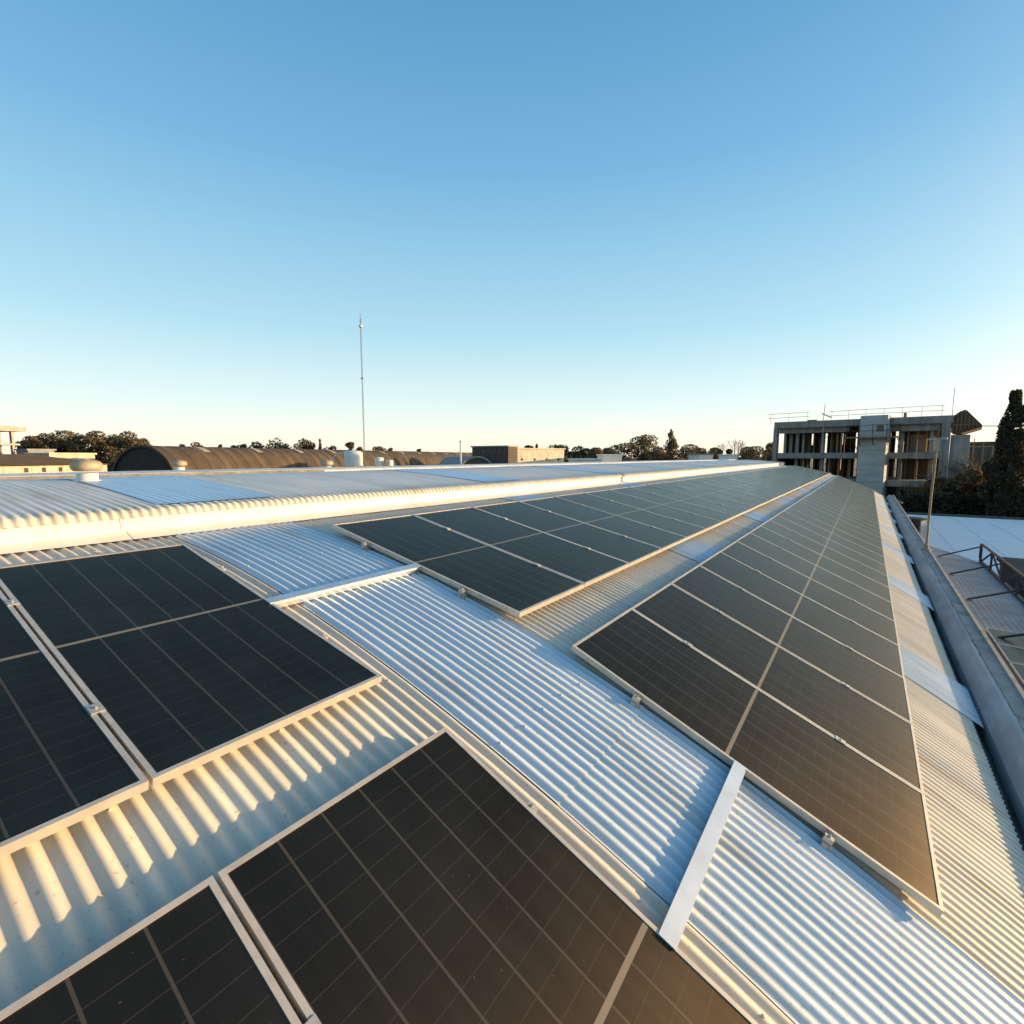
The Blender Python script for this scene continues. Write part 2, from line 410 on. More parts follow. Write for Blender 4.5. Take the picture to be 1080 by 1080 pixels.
# ridge capping along the far side of the crown and the second bay beyond
rc = MB(); yy = Y0
while yy < Y1:
    ye = min(yy + 3.0, Y1)
    for (qa, qb) in ((yy, ye - .01),):
        prof = [(-8.98, H - .335), (-9.0, H - .285), (-9.05, H - .255), (-9.3, H - .235), (-9.6, H - .232), (-9.62, H - .30)]
        rc.grid([[(x, q, z) for (x, z) in prof] for q in (qa, qb)])
    yy = ye
fb(rc, 'ridge_capping', M['upper'], smooth=False)
b2 = MB()
prof2 = [(-9.9, -.62), (-10.0, -.52), (-10.6, -.43), (-12, -.375), (-14, -.37), (-16, -.42), (-18, -.62), (-20, -.95), (-22.5, -1.6)]
def bay(ya, yb, per=4):
    n = max(2, int(round((yb - ya) / .19 * per)))
    return [[(x, ya + (yb - ya) * i / n, H + z + .018 * math.sin(2 * math.pi * (ya + (yb - ya) * i / n) / .19)) for (x, z) in prof2] for i in range(n + 1)]
b2.grid(bay(-3, Y1))
fb(b2, 'second_bay_roof', M['upper'], smooth=True)
vl = MB(); vl.b2((-9.9, Y0, H - 1.2), (-9.62, Y1, H - .62)); fb(vl, 'valley_gutter', M['gutter_in'])
# eave gutter: bed, sloping outer face, ragged cap, parapet strip
XE, _, ZE = arc(PHE, 0, 0)
gt = MB()
gp = [(XE - .10, ZE - .04), (XE - .10, ZE - .22), (XE + .11, ZE - .22), (XE + .115, ZE - .16)]
gt.grid([[(x, q, z) for (x, z) in gp] for q in (Y0, Y1)])
for i in range(9):
    yq = 3.2 + i * 4.6
    gt.bar((XE - .06, yq, ZE - .03), (XE + .17, yq, ZE - .05), .03, .006)
fb(gt, 'gutter_bed', M['gutter_in'])
gf = MB(); rows = []
ny = 520; gr_ = random.Random(21); jag = 0
for i in range(ny + 1):
    q = Y0 + (Y1 - Y0) * i / ny
    jag = jag * .35 + gr_.gauss(0, .008); dent = .006 * math.sin(q * 1.9)
    rows.append([(XE + .115, q, ZE - .17), (XE + .14, q, ZE - .05), (XE + .22 + dent * .3, q, ZE + .055), (XE + .30 + dent * .6, q, ZE + .132), (XE + .335 + jag * .7, q, ZE + .134), (XE + .36 + jag, q, ZE + .120)])
gf.grid(rows)
fb(gf, 'gutter_face', M['gutter'])
pp = MB()
pp.b2((XE + .35, Y0, 0), (XE + .53, Y1 - .3, ZE + .135))
fb(pp, 'parapet', M['parapet'])
cp = MB(); yy = Y0
while yy < Y1 - .5:
    ye = min(yy + 2.7 + rnd.uniform(-.2, .2), Y1 - .3)
    cp.b2((XE + .505, yy, ZE + .137), (XE + .55, ye - .012, ZE + .158 + rnd.uniform(0, .006))); yy = ye
fb(cp, 'parapet_edging', M['edging'])
wl_ = MB()
wl_.b2((-22.4, Y0 + .2, 0), (XE - .12, Y0 + .4, 5.9)); wl_.b2((XE - .32, Y0 + .4, 0), (XE - .12, Y1 - .3, 5.8)); wl_.b2((-22.4, Y0 + .4, 0), (-22.2, Y1 - .3, 7.2))
# end wall follows the arch
n = 24
for i in range(n):
    a = PH0 + (PHE - PH0) * i / n; b = PH0 + (PHE - PH0) * (i + 1) / n
    pa, pb = arc(a, 0, -.03), arc(b, 0, -.03)
    for q in (Y0 + .2, Y1 - .3):
        wl_.quad((pa[0], q, 0), (pb[0], q, 0), (pb[0], q, pb[2]), (pa[0], q, pa[2]))
wl_.b2((-22.2, Y1 - .5, 0), (-5.25, Y1 - .3, 8.0)); 
fb(wl_, 'wall', M['wall'])
bv = MB(); bv.bar((-5.17, Y1, H - .70), (XE, Y1, ZE + .02), .01)   # verge strip under the sheet ends
# (verge follows the arch)
bv = MB()
for i in range(n):
    a = PH0 + (PHE - PH0) * i / n; b = PH0 + (PHE - PH0) * (i + 1) / n
    bv.grid([[arc(a, Y1 - .12, .02), arc(a, Y1 + .02, .02), arc(a, Y1 + .02, -.12)], [arc(b, Y1 - .12, .02), arc(b, Y1 + .02, .02), arc(b, Y1 + .02, -.12)]])
fb(bv, 'verge_flashing', M['flash'])

# ------------------------------------------------------------------ solar panels
PW, PL, PP = 1.143, 2.402, 1.154
S0, S1 = 1.893, 3.296
FR, FH = .021, .042
def frame_mesh():
    m = MB()
    x, y = PW / 2, PL / 2
    for s in (-1, 1):
        m.b2((s * x - (FR if s > 0 else 0), -y, -FH), (s * x + (FR if s < 0 else 0), y, 0))
        m.b2((-x + FR, s * y - (FR if s > 0 else 0), -FH), (x - FR, s * y + (FR if s < 0 else 0), 0))
    return m.mesh('frame', M['alu'])
def glass_mesh():
    m = MB(); x, y = PW / 2 - FR, PL / 2 - FR
    m.quad((-x, -y, -.004), (x, -y, -.004), (x, y, -.004), (-x, y, -.004))
    m.quad((-x, -y, -.010), (-x, y, -.010), (x, y, -.010), (x, -y, -.010), mi=1)
    me = m.mesh('cell_glass', [M['cell'], M['back']])
    uvl = me.uv_layers.new(name='UVMap')
    for i, (u, v) in enumerate(((0, 0), (1, 0), (1, 1), (0, 1), (0, 0), (0, 1), (1, 1), (1, 0))): uvl.data[i].uv = (u, v)
    return me
def clamp_mesh():
    m = MB()
    m.box((0, 0, .002), (.052, .07, .006)); m.box((0, 0, -.02), (.014, .05, .04))
    m.lathe((0, 0, .004), [(.008, 0), (.008, .008), (.005, .009)], 6)
    return m.mesh('clamp', M['clamp'])
FRAME, GLASS, CLAMP = frame_mesh(), glass_mesh(), clamp_mesh()
PHA, PHC = .2223, .4189
TOPA, TOPC = Vector((-4.538, 0, H - .7034)), Vector((-1.723, 0, H - 1.3939))
def pframe(ph, top, s, t):                    # point t metres down the panel from its upper edge
    return top + Vector((math.cos(ph) * t, s, -math.sin(ph) * t))
def panel_base(ph):
    # local x -> +Y of the place (along the roof), local y -> up-slope
    m = Matrix(((0, -math.cos(ph), math.sin(ph)), (1, 0, 0), (0, math.sin(ph), math.cos(ph))))
    return m
CL_T = (.24, .765)
def add_panel(ph, top, sc, label, group, clamps):
    o = bpy.data.objects.new('solar_panel', None); col.objects.link(o); o.empty_display_size = .2
    c = pframe(ph, top, sc, PL / 2)
    m = panel_base(ph).to_4x4()
    jit = Matrix.Rotation(rnd.gauss(0, .0016), 4, 'X') @ Matrix.Rotation(rnd.gauss(0, .0016), 4, 'Y')
    m = Matrix.Translation(c + Vector((0, rnd.gauss(0, .001), rnd.gauss(0, .0012)))) @ m @ jit
    o.matrix_world = m
    tag(o, label, 'solar panel', group)
    for nm, me in (('frame', FRAME), ('cell_glass', GLASS)):
        ch = bpy.data.objects.new(nm, me); col.objects.link(ch); ch.parent = o
    for (sx, t) in clamps:
        ch = bpy.data.objects.new('clamp', CLAMP); col.objects.link(ch); ch.parent = o
        ch.location = (sx * PP / 2, PL / 2 - t * PL, 0)
    return o
ORD = ['first', 'second', 'third', 'fourth', 'fifth', 'sixth', 'seventh', 'eighth', 'ninth', 'tenth', 'eleventh', 'twelfth', 'thirteenth', 'fourteenth', 'fifteenth', 'sixteenth', 'seventeenth', 'eighteenth', 'nineteenth', 'twentieth', 'twenty-first', 'twenty-second', 'twenty-third', 'twenty-fourth', 'twenty-fifth', 'twenty-sixth', 'twenty-seventh', 'twenty-eighth', 'twenty-ninth', 'thirtieth', 'thirty-first', 'thirty-second', 'thirty-third', 'thirty-fourth', 'thirty-fifth', 'thirty-sixth']
both = [(-1, t) for t in CL_T]
gA = 'panels of the short upper row at the left'; gD = 'panels of the short lower row at the bottom left'
gB = 'panels of the long upper row'; gC = 'panels of the long lower row beside the gutter'
for k in range(2):
    sc = S0 - k * PP - PW / 2 - (.004 * k)
    add_panel(PHA, TOPA, sc, ['black solar panel at the inner end of the short upper row at the left', 'black solar panel cut off by the left edge in the short upper row'][k], gA, both if k == 0 else [])
    add_panel(PHC, TOPC, sc, ['large black solar panel at the bottom of the photo, nearest the lower cable tray', 'black solar panel in the bottom left corner, left of a wide silver joint'][k], gD, both if k == 0 else [])
for k in range(36):
    sc = S1 + k * PP + PW / 2
    end = {0: 'nearest', 35: 'farthest'}.get(k)
    lb = f'black solar panel at the {end} end of the long upper row' if end else f'black solar panel, {ORD[k]} from the near end of the long upper row'
    lc = f'brownish solar panel at the {end} end of the row beside the gutter' if end else f'brownish solar panel, {ORD[k]} from the near end of the row beside the gutter'
    cl = [(1, t) for t in CL_T] if k < 13 else []
    add_panel(PHA, TOPA, sc, lb, gB, cl); add_panel(PHC, TOPC, sc, lc, gC, cl)
# mounting rails under each row, two per row, resting on feet
for (ph, top, ya, yb, row) in ((PHA, TOPA, -.5, S0 + .045, 'short upper row'), (PHC, TOPC, -.5, S0 + .045, 'short lower row'), (PHA, TOPA, S1 - .075, S1 + 36 * PP + .04, 'long upper row'), (PHC, TOPC, S1 - .075, S1 + 36 * PP + .04, 'long lower row')):
    for ti, t in enumerate(CL_T):
        nv = Vector((math.sin(ph), 0, math.cos(ph)))
        P = pframe(ph, top, 0, t * PL) - nv * (FH + .021)
        root = empty('mounting_rail', (P.x, ya, P.z))
        tag(root, f'aluminium mounting rail carrying the {"upper" if ti == 0 else "lower"} side of the {row} of solar panels', 'rail', 'rails under the solar panels')
        m = MB(); rot = Matrix.Rotation(ph, 3, 'Y')
        m.box((0, (yb - ya) / 2, 0), (.036, yb - ya, .038), rot)
        m.build('rail_bar', M['alu'], root)
        near_s = ya < 3 and yb < 3
        ends = [(yb - .03) - ya] if near_s else [.03]
        for e in ends:
            f = MB(); d = nv * 1
            f.box(nv * .030 + Vector((0, e, 0)), (.05, .032, .05), rot)        # end clamp gripping the frame
            f.lathe(tuple(nv * .055 + Vector((0, e, 0))), [(.010, 0), (.010, .012), (.005, .014)], 8)
            f.build('end_clamp', M['clamp'], root)
            f = MB(); f.box(nv * -.03 + Vector((.03, e, 0)), (.012, .05, .075), rot); f.box(nv * -.062 + Vector((.05, e, -.01)), (.055, .05, .008), rot)
            f.lathe(tuple(nv * -.055 + Vector((.055, e, -.01))), [(.011, 0), (.011, .012), (.005, .014)], 8)
            f.build('foot', M['clamp'], root)

# cable trays bridging the two gaps
def tray(t, ph, top, off, lab):
    p = pframe(ph, top, 0, PL * .5 + off); x = p.x
    phs = math.asin((x - XC) / RR)
    b = Vector(arc(phs, 0, .012)); nv = Vector((math.sin(phs), 0, math.cos(phs))); rot = Matrix.Rotation(phs, 3, 'Y')
    root = empty('cable_tray', (b.x, S0 - .02, b.z)); tag(root, lab, 'cable tray', 'cable trays across the gaps between panels')
    L = S1 - S0 + .03
    m = MB(); m.box(nv * .028 + Vector((0, L / 2, 0)), (.066, L, .05), rot); m.build('tray_body', M['tray'], root)
    m = MB(); m.box(nv * .0575 + Vector((0, L / 2, 0)), (.074, L + .008, .008), rot); m.box(nv * .049 + Vector((.0355, L / 2, -.02)), (.003, L, .014), rot); m.build('tray_lid', M['tray'], root)
tray(0, PHA, TOPA, .04, 'pale cable tray across the upper gap between the two upper panel rows')
tray(0, PHC, TOPC, .06, 'pale cable tray across the lower gap, between the bottom panel and the long lower row')

# ------------------------------------------------------------------ roof ventilators
def ventilator(p, s, lab, whirl=True):
    root = empty('roof_ventilator', p); tag(root, lab, 'roof vent', 'ventilators on the factory roofs')
    m = MB(); m.lathe((0, 0, -.06), [(.21 * s, 0), (.21 * s, .055), (.165 * s, .06), (.165 * s, .22 * s)], 24); m.build('neck', M['white'], root, True)
    if whirl:
        c = MB(); prof = [(.15, .165), (.20, .17), (.235, .20), (.25, .25), (.24, .305), (.20, .35), (.11, .375), (.0, .38)]
        c.lathe((0, 0, 0), [(r * s, z * s) for r, z in prof], 72, rip=-.03); c.build('cap', M['vent'], root, True)
        k = MB(); k.lathe((0, 0, .374 * s), [(.06 * s, 0), (.05 * s, .018 * s), (0, .02 * s)], 16); k.build('crown_plate', M['vent'], root)
    else:
        c = MB(); c.lathe((0, 0, .2 * s), [(.1 * s, -.02 * s), (.20 * s, 0), (.20 * s, .06 * s), (.03 * s, .12 * s)], 20); c.build('cap', M['white'], root)
ventilator((-7.75, 2.22, H - .285), .64, 'large mushroom roof ventilator with a tan cap, nearest on the left')
p = at(190, 500, 13); ventilator((p.x, p.y, H - .36), .68, 'smaller tan capped roof ventilator in front of the dark arched gable')
p = at(345, 499, 14.5); ventilator((p.x, p.y, H - .38), .72, 'tan capped roof ventilator below the white water tank')
p = at(283, 500, 13.5); ventilator((p.x, p.y, H - .44), .42, 'tiny white cowl vent on the roof between the two tan ventilators', False)
# white vent pipes and tanks near the mast
def water_tank(p, r, h, lab, pipe=False):
    root = empty('water_tank', (p.x, p.y, 0)); tag(root, lab, 'water tank', 'white tanks beyond the roof')
    zb = p.z
    m = MB(); m.lathe((0, 0, zb), [(r, 0), (r, h * .86), (r * .8, h * .95), (r * .25, h), (0, h)], 28); m.build('tank', M['white'], root)
    m = MB()
    for sx in (-1, 1):
        for sy in (-1, 1): m.bar((sx * r * .7, sy * r * .7, 0), (sx * r * .7, sy * r * .7, zb), .08)
    m.build('stand', M['mast'], root)
    if pipe:
        d = ray(350, 480) - ray(372, 480); d.z = 0; d = d.normalized()
        m = MB(); m.tube([d * (r * .6) + Vector((0, 0, zb + h * .92)), d * (r + .5) + Vector((0, 0, zb + h * .75)), d * (r + .85) + Vector((0, 0, zb + h * .45)), d * (r + .9) + Vector((0, 0, zb - 1))], .045, 8); m.build('pipe', M['white'], root)
water_tank(at(373, 491, 36), .62, 1.05, 'tallest white water tank with a bent pipe, at the foot of the tall mast', True)
water_tank(at(400, 491, 38), .32, .62, 'small white tank right of the tallest white tank')
water_tank(at(411, 491, 38), .26, .42, 'smallest white tank, rightmost of the three')
p = at(486, 490, 48); root = empty('vent_pipe', (p.x, p.y, 0)); tag(root, 'thin white vertical pipe in front of the grey barrel roof', 'pipe')
m = MB(); m.tube([(0, 0, 0), (0, 0, H + 1.35)], .08, 8); m.build('pipe', M['white'], root)
m = MB(); m.lathe((0, 0, H + 1.35), [(.1, 0), (.14, .05), (0, .12)], 10); m.build('cap', M['white'], root)

# ------------------------------------------------------------------ barrel vaulted sheds
def barrel_shed(p, ax, L, w, rise, zs, lab, rm, gm, lights, name='barrel_shed', rm2=None):
    root = empty(name, (p.x, p.y, 0), math.atan2(ax.y, ax.x) - math.pi / 2)   # local +y runs along the ridge
    tag(root, lab, 'shed')
    hw = w / 2; rad = (hw * hw + rise * rise) / (2 * rise); th = math.asin(min(1, hw / rad))
    if rise > rad: th = math.pi - th
    def pt(a, y, k=0): return ((rad + k) * math.sin(a), y, zs + rise - rad + (rad + k) * math.cos(a))
    n = 26; m = MB()
    ny = max(2, int(L / 1.55))
    for i in range(ny):
        ya, yb = L * i / ny, L * (i + 1) / ny; k = .05 * (i % 2)
        m.grid([[pt(-th + 2 * th * j / n, q, k) for j in range(n + 1)] for q in (ya, yb)], mi=(i % 2) if rnd.random() < .75 else rnd.randrange(2))
        m.grid([[pt(-th + 2 * th * j / n, yb, kk) for j in range(n + 1)] for kk in (0, .05)])
    roof = m.build('roof', [rm, rm2 or rm], root)
    e = MB()
    for i in range(n):
        a, b = -th + 2 * th * i / n, -th + 2 * th * (i + 1) / n
        e.quad(pt(a, -.25, .16), pt(b, -.25, .16), pt(b, .35, .16), pt(a, .35, .16)); e.quad(pt(a, -.25, -.25), pt(b, -.25, -.25), pt(b, -.25, .16), pt(a, -.25, .16))
    e.build('gable_edging', rm, root)
    m = MB()
    for y in (.1, L - .1):
        m = MB()
        for i in range(n):
            a, b = -th + 2 * th * i / n, -th + 2 * th * (i + 1) / n
            pa, pb = pt(a, y), pt(b, y); m.quad((pa[0], y, 0), (pb[0], y, 0), pb, pa)
        m.build('gable_wall', gm, root)
    gw = MB()
    for i in range(9):
        x = -hw * .62 + hw * 1.24 * i / 8; gw.b2((x - .27, .02, zs - .9), (x + .27, .09, zs + .7))
    gw.build('gable_window', M['window'], root)
    m = MB()
    for sx in (-1, 1): m.b2((sx * hw - .12, .12, 0), (sx * hw + .12, L - .12, zs - .02))
    m.build('side_wall', gm, root)
    for (y, a0, a1, wd) in lights:
        q = MB(); q.grid([[pt(a0 + (a1 - a0) * j / 4, yy, .09) for j in range(5)] for yy in (y, y + wd)]); q.build('roof_light', M['roof_light'], root)
    return root
ax = Vector((-math.sin(R(21)), math.cos(R(21)), 0))
pe = at(150, 482, 84)
lts = [(9 + 13.5 * i, .16, .55, 1.5) for i in range(13)]
barrel_shed(Vector((pe.x, pe.y, 0)), ax, 186, 12.6, 4.5, 6.2, 'long brown barrel roofed shed with a dark arched gable and pale roof lights', M['shed_roof'], M['shed_gable'], lts, rm2=M['shed_rib'])
pg = at(503, 482, 112)
barrel_shed(Vector((pg.x, pg.y, 0)) , Vector((-.80, .60, 0)), 26, 8, 2.9, 6.0, 'small grey barrel roofed shed at the right end of the long brown shed', M['grey_roof'], M['dark_wall'], [])

# ------------------------------------------------------------------ generic far building
def framed(px0, px1, d0, d1):
    a, b = at(px0, 481, d0), at(px1, 481, d1)
    e = Vector((b.x - a.x, b.y - a.y, 0)); L = e.length
    return a, L, math.atan2(e.y, e.x)
def block(px0, px1, d0, d1, ytop, ybot, dep, lab, wm, rm, cat='building', name='building', wins=None, par=.3, group=None, base=0.0):
    a, L, rz = framed(px0, px1, d0, d1)
    zt = H + (481.2 - ytop) * (d0 + d1) / 2 / FPX
    root = empty(name, (a.x, a.y, 0), rz); tag(root, lab, cat, group)
    m = MB(); m.b2((0, 0, 0), (L, dep, zt - par)); m.build('wall', wm, root)
    m = MB(); m.b2((-.25, -.25, zt - par), (L + .25, dep + .25, zt)); m.build('roof', rm, root)
    if wins:
        n, z0, z1, ww = wins
        for i in range(n):
            xc = L * (i + .5) / n
            w = MB(); w.b2((xc - ww / 2, -.05, zt - z0), (xc + ww / 2, -.003, zt - z1)); fo = w.build('window', M['window'], root)
    return root, L, zt
# left: brown roofed factory with cream wall
a, L, rz = framed(-60, 112, 44, 58)
root = empty('workshop_building', (a.x, a.y, 0), rz); tag(root, 'low workshop with brown sheet roof and cream front wall, left of the arched gable', 'building')
zw = H - .95
m = MB(); m.b2((0, 0, 0), (L, .3, zw)); m.b2((0, 22, 0), (L, 22.3, zw)); m.b2((0, .3, 0), (.3, 22, zw)); m.b2((L - .3, .3, 0), (L, 22, zw)); m.build('wall', M['cream_wall'], root)
m = MB(); n = 40
rows = []
for i in range(n * 2 + 1):
    x = -.3 + (L + .6) * i / (n * 2); k = .05 * (i % 2)
    rows.append([(x, -.4, zw + .03 + k), (x, 11, zw + 1.15 + k), (x, 22.7, zw + .03 + k)])
m.grid(rows); rf = m.build('roof', M['brown_roof'], root)
for i in range(5):
    w = MB(); x = L * (.42 + .11 * i); w.b2((x, -.04, zw - .62), (x + .35, -.003, zw - .18)); w.build('window', M['window'], root)
m = MB(); m.b2((L * .30, 10.6, zw + 1.2), (L * .52, 11.4, zw + 1.45)); m.build('ridge_vent', M['grey_roof'], root)
block(52, 100, 88, 97, 477.6, 490, 4, 'long pale low roofed hall in front of the left trees', M['cream_wall'], M['cream_wall'])
block(30, 58, 100, 104, 473.5, 490, 4, 'small grey blue shed beside the unfinished concrete building at the far left', M['grey_roof'], M['grey_roof'], 'shed', 'shed')
# far left concrete skeleton
a, L, rz = framed(-128, -31, 96, 96)
root = empty('concrete_building', (a.x, a.y, 0), rz); tag(root, 'pale unfinished two storey concrete building at the far left edge', 'building')
zt = H + (481.2 - 447.5) * 96 / FPX
m = MB(); m.b2((-.5, -1, zt - .95), (L + .6, 11, zt)); m.build('roof', M['concrete_light'], root)
for z in (zt - 3.4, zt - 6.0):
    m = MB(); m.b2((0, -.2, z - .35), (L, 10, z)); m.build('floor_slab', M['concrete_light'], root)
for i in range(7):
    for yy in (.2, 8.5):
        m = MB(); x = L - .4 - 2.7 * i; m.b2((x - .25, yy, 0), (x + .25, yy + .5, zt - 6.35)); m.b2((x - .22, yy, zt - 6.0), (x + .22, yy + .5, zt - 3.75)); m.b2((x - .22, yy, zt - 3.4), (x + .22, yy + .5, zt - .95)); m.build('column', M['concrete_light'], root)
m = MB(); m.b2((1, 9.2, 0), (L * .62, 9.4, zt - 1)); m.b2((L * .80, 4, zt - 6), (L * .93, 4.2, zt - 1)); m.build('wall', M['cream_wall'], root)

# middle distance
root, L, zt = block(498, 536, 118, 112, 470.2, 490, 3.5, 'dark flat roofed building between the brown shed and the long cream hall', M['dark_wall'], M['grey_roof'], wins=(7, 2.4, .8, .7), name='office_building')
for i in range(4):
    m = MB(); m.bar((L * (.1 + .27 * i), 2, zt), (L * (.1 + .27 * i), 2, zt + .9), .07); m.build('roof_post', M['rail'], root)
block(530, 595, 116, 126, 472.6, 490, 5, 'long cream hall with a plain sunlit wall, right of the dark flat roofed building', M['pale_wall'], M['pale_wall'], wins=(5, 2.9, 2.4, .5), name='hall_building')
block(604, 634, 110, 110, 483.6, 490, 8, 'low white roofed shed right of the long cream hall', M['white'], M['white_roof'], 'shed', 'shed')
block(636, 656, 120, 120, 479.0, 490, 8, 'small white house left of the rounded brown bush', M['white'], M['white_roof'], 'house', 'house')
block(737, 752, 150, 150, 478.5, 490, 9, 'small white walled house among the trees left of the bare tree', M['white'], M['grey_roof'], 'house', 'house')
block(769, 778, 140, 140, 479.0, 490, 7, 'tiny white roofed house just right of the dark round shrub', M['white'], M['white_roof'], 'house', 'house')

# ------------------------------------------------------------------ masts
def lattice_mast(p, h, w, lab, dish=True, steps=60):
    root = empty('radio_mast', (p.x, p.y, 0)); tag(root, lab, 'mast')
    m = MB(); C3 = [(w * math.cos(t), w * math.sin(t)) for t in (0.5, 0.5 + 2.094, 0.5 + 4.189)]
    for (x, y) in C3: m.tube([(x, y, 0), (x * .75, y * .75, h * .97)], .03, 5)
    m.build('leg_frame', M['mast'], root)
    m = MB()
    for i in range(steps):
        za, zb = h * .96 * i / steps, h * .96 * (i + 1) / steps
        for k in range(3):
            a, b = C3[k], C3[(k + 1) % 3]
            if i % 2: a, b = b, a
            m.bar((a[0] * .9, a[1] * .9, za), (b[0] * .9, b[1] * .9, zb), .03)
    m.build('bracing', M['mast'], root)
    m = MB(); m.tube([(0, 0, h * .95), (0, 0, h)], .05, 6); m.build('spire', M['mast'], root)
    if dish:
        m = MB(); m.lathe((.25, -.2, h * .925), [(.05, -.3), (.42, -.25), (.42, .25), (.05, .3)], 14); m.build('antenna_drum', M['white'], root)
        m = MB(); m.b2((-.5, -.1, h * .64), (.5, .1, h * .645)); m.build('cross_arm', M['mast'], root)
    return root
p = at(384.5, 481, 130); lattice_mast(p, H + (481.2 - 335) * 130 / FPX, .19, 'tall thin lattice radio mast standing behind the brown shed', True)
p = at(2.5, 481, 300); lattice_mast(p, H + (481.2 - 398) * 300 / FPX, .28, 'distant faint radio mast at the left edge, above the unfinished building', True, 40)

# ------------------------------------------------------------------ unfinished concrete building on the right
A0 = Vector((-9.56, 70.62, 0)); rz = math.atan2(-2.15, 16.32); W = 16.46; D = 13
cb = empty('unfinished_building', A0, rz)
tag(cb, 'three storey unfinished grey concrete building with a projecting tower and propped open floors', 'building')
def cbb(name, mat_, *boxes, parent=cb):
    m = MB()
    for lo, hi in boxes: m.b2(lo, hi)
    return m.build(name, mat_, parent)
cbb('roof_slab', M['concrete'], ((-.05, -.3, 12.35), (W + .1, D, 13.1)))
cbb('floor_slab', M['concrete'], ((.3, 0, 8.75), (W - .4, D, 9.4)))
cbb('floor_slab', M['concrete'], ((.3, 0, 5.75), (W - .4, D, 6.45)))
cbb('floor_slab', M['concrete'], ((.3, 0, 2.0), (W - .4, D, 2.5)))
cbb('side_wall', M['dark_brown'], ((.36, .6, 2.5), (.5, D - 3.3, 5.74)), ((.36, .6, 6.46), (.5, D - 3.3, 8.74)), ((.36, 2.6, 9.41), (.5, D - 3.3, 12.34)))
cbb('edge_column', M['concrete'], ((-.1, -.28, 0), (.35, .5, 12.35)))
cbb('edge_column', M['concrete'], ((W - .75, -.28, 0), (W - .05, .6, 12.35)))
# inner beams under the roof, set back
cbb('roof_beam', M['concrete'], ((.4, .35, 11.75), (7.6, .7, 12.34)))
cbb('roof_beam', M['concrete'], ((10.6, .25, 11.65), (W - .8, .6, 12.34)))
for i in range(13):
    x = .75 + i * .56
    cbb('joist', M['timber'], ((x, .8, 12.0), (x + .12, D - 1, 12.33)))
# tower
tw = cbb('lift_tower', M['tower'], ((9.0, -2.2, 0), (11.4, 1.5, 13.3)))
cbb('opening', M['window'], ((10.5, -2.23, 11.6), (11.1, -2.203, 12.25)), parent=tw)
for z in (9.55, 6.2, 3.2): cbb('pour_joint', M['gutter_in'], ((8.995, -2.212, z), (11.405, -2.203, z + .05)), parent=tw)
# columns and shoring props on the open floors
rp = random.Random(5)
for (zb, zt_) in ((9.4, 11.75), (6.45, 8.75), (2.5, 5.75)):
    for x in (2.2, 4.9, 12.4, 15.0):
        for yy in (1.2, 6.5, 11.8):
            cbb('column', M['concrete'], ((x - .17, yy, zb), (x + .17, yy + .35, zt_ + (.58 if zt_ > 11 else 0))))
    for i in range(46):
        x = rp.uniform(.7, 8.7) if i < 33 else rp.uniform(11.6, W - 1.2)
        yy = rp.uniform(.7, 9.5); w = rp.choice((.035, .045, .07))
        if zb < 3 and i % 2: continue
        cbb('shoring_prop', M['prop'], ((x - w, yy - w, zb), (x + w, yy + w, zt_ + (.58 if zt_ > 11 else 0))))
# left bay pale wall piers, as poured
for i in range(4):
    x = .55 + i * .62; cbb('wall_pier', M['concrete_light'], ((x, 1.9 + .25 * i, 9.4), (x + .26, 2.2 + .25 * i, 12.0)))
bwx = [(.3, 1.9), (2.25, 3.5), (3.75, 5.2), (5.5, 6.9), (7.2, 11.0), (11.3, 13.2), (13.5, W - .4)]
m = MB()
for xa_, xb_ in bwx: m.b2((xa_, D - 3.2, 9.4), (xb_, D - 3.0, 12.34)); m.b2((xa_, D - 3.2, 6.45), (xb_, D - 3.0, 8.74))
for xa_, xb_ in ((1.9, 2.25), (5.2, 5.5)): m.b2((xa_, D - 3.2, 9.4), (xb_, D - 3.0, 10.5)); m.b2((xa_, D - 3.2, 6.45), (xb_, D - 3.0, 7.2))
m.b2((.3, D - .25, 0), (W - .4, D, 5.75))
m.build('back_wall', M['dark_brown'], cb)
m = MB(); r9 = random.Random(4)
for i in range(34):
    x = r9.uniform(.8, 8.6) if i < 24 else r9.uniform(10.9, 12.2); zf = r9.choice((9.4, 6.45)); yy = r9.uniform(4, 9)
    m.bar((x, yy, zf + r9.uniform(.2, 2)), (x + r9.uniform(-.9, .9), yy, zf + r9.uniform(.4, 2.2)), .06)
m.build('loose_timber', M['timber'], cb)
cbb('infill_wall', M['concrete_brown'], ((11.9, 5.4, 9.4), (14.6, 5.65, 12.34)), ((12.0, 4.6, 6.45), (15.3, 4.85, 8.75)))
cbb('infill_wall', M['parapet'], ((12.9, 3.9, 9.4), (14.4, 4.1, 11.4)))
cbb('pier', M['concrete_light'], ((14.75, 1.0, 9.4), (15.1, 1.4, 12.0)))
cbb('infill_wall', M['dark_wall'], ((.35, 3.2, 0), (W - .75, 3.5, 5.75)))
# scaffold platform round the tower with guard rails
cbb('scaffold_deck', M['timber'], ((7.9, -3.4, 10.9), (12.7, -2.28, 11.04)))
m = MB()
for x in (8.0, 9.1, 10.3, 11.5, 12.6):
    m.bar((x, -3.35, 11.1), (x, -3.35, 12.3), .06); m.bar((x, -3.35, 11.0), (x, -2.25, 10.2), .06)
for z in (11.65, 12.25): m.bar((7.9, -3.35, z), (12.7, -3.35, z), .05)
m.build('scaffold_rail', M['dark_steel'], cb)
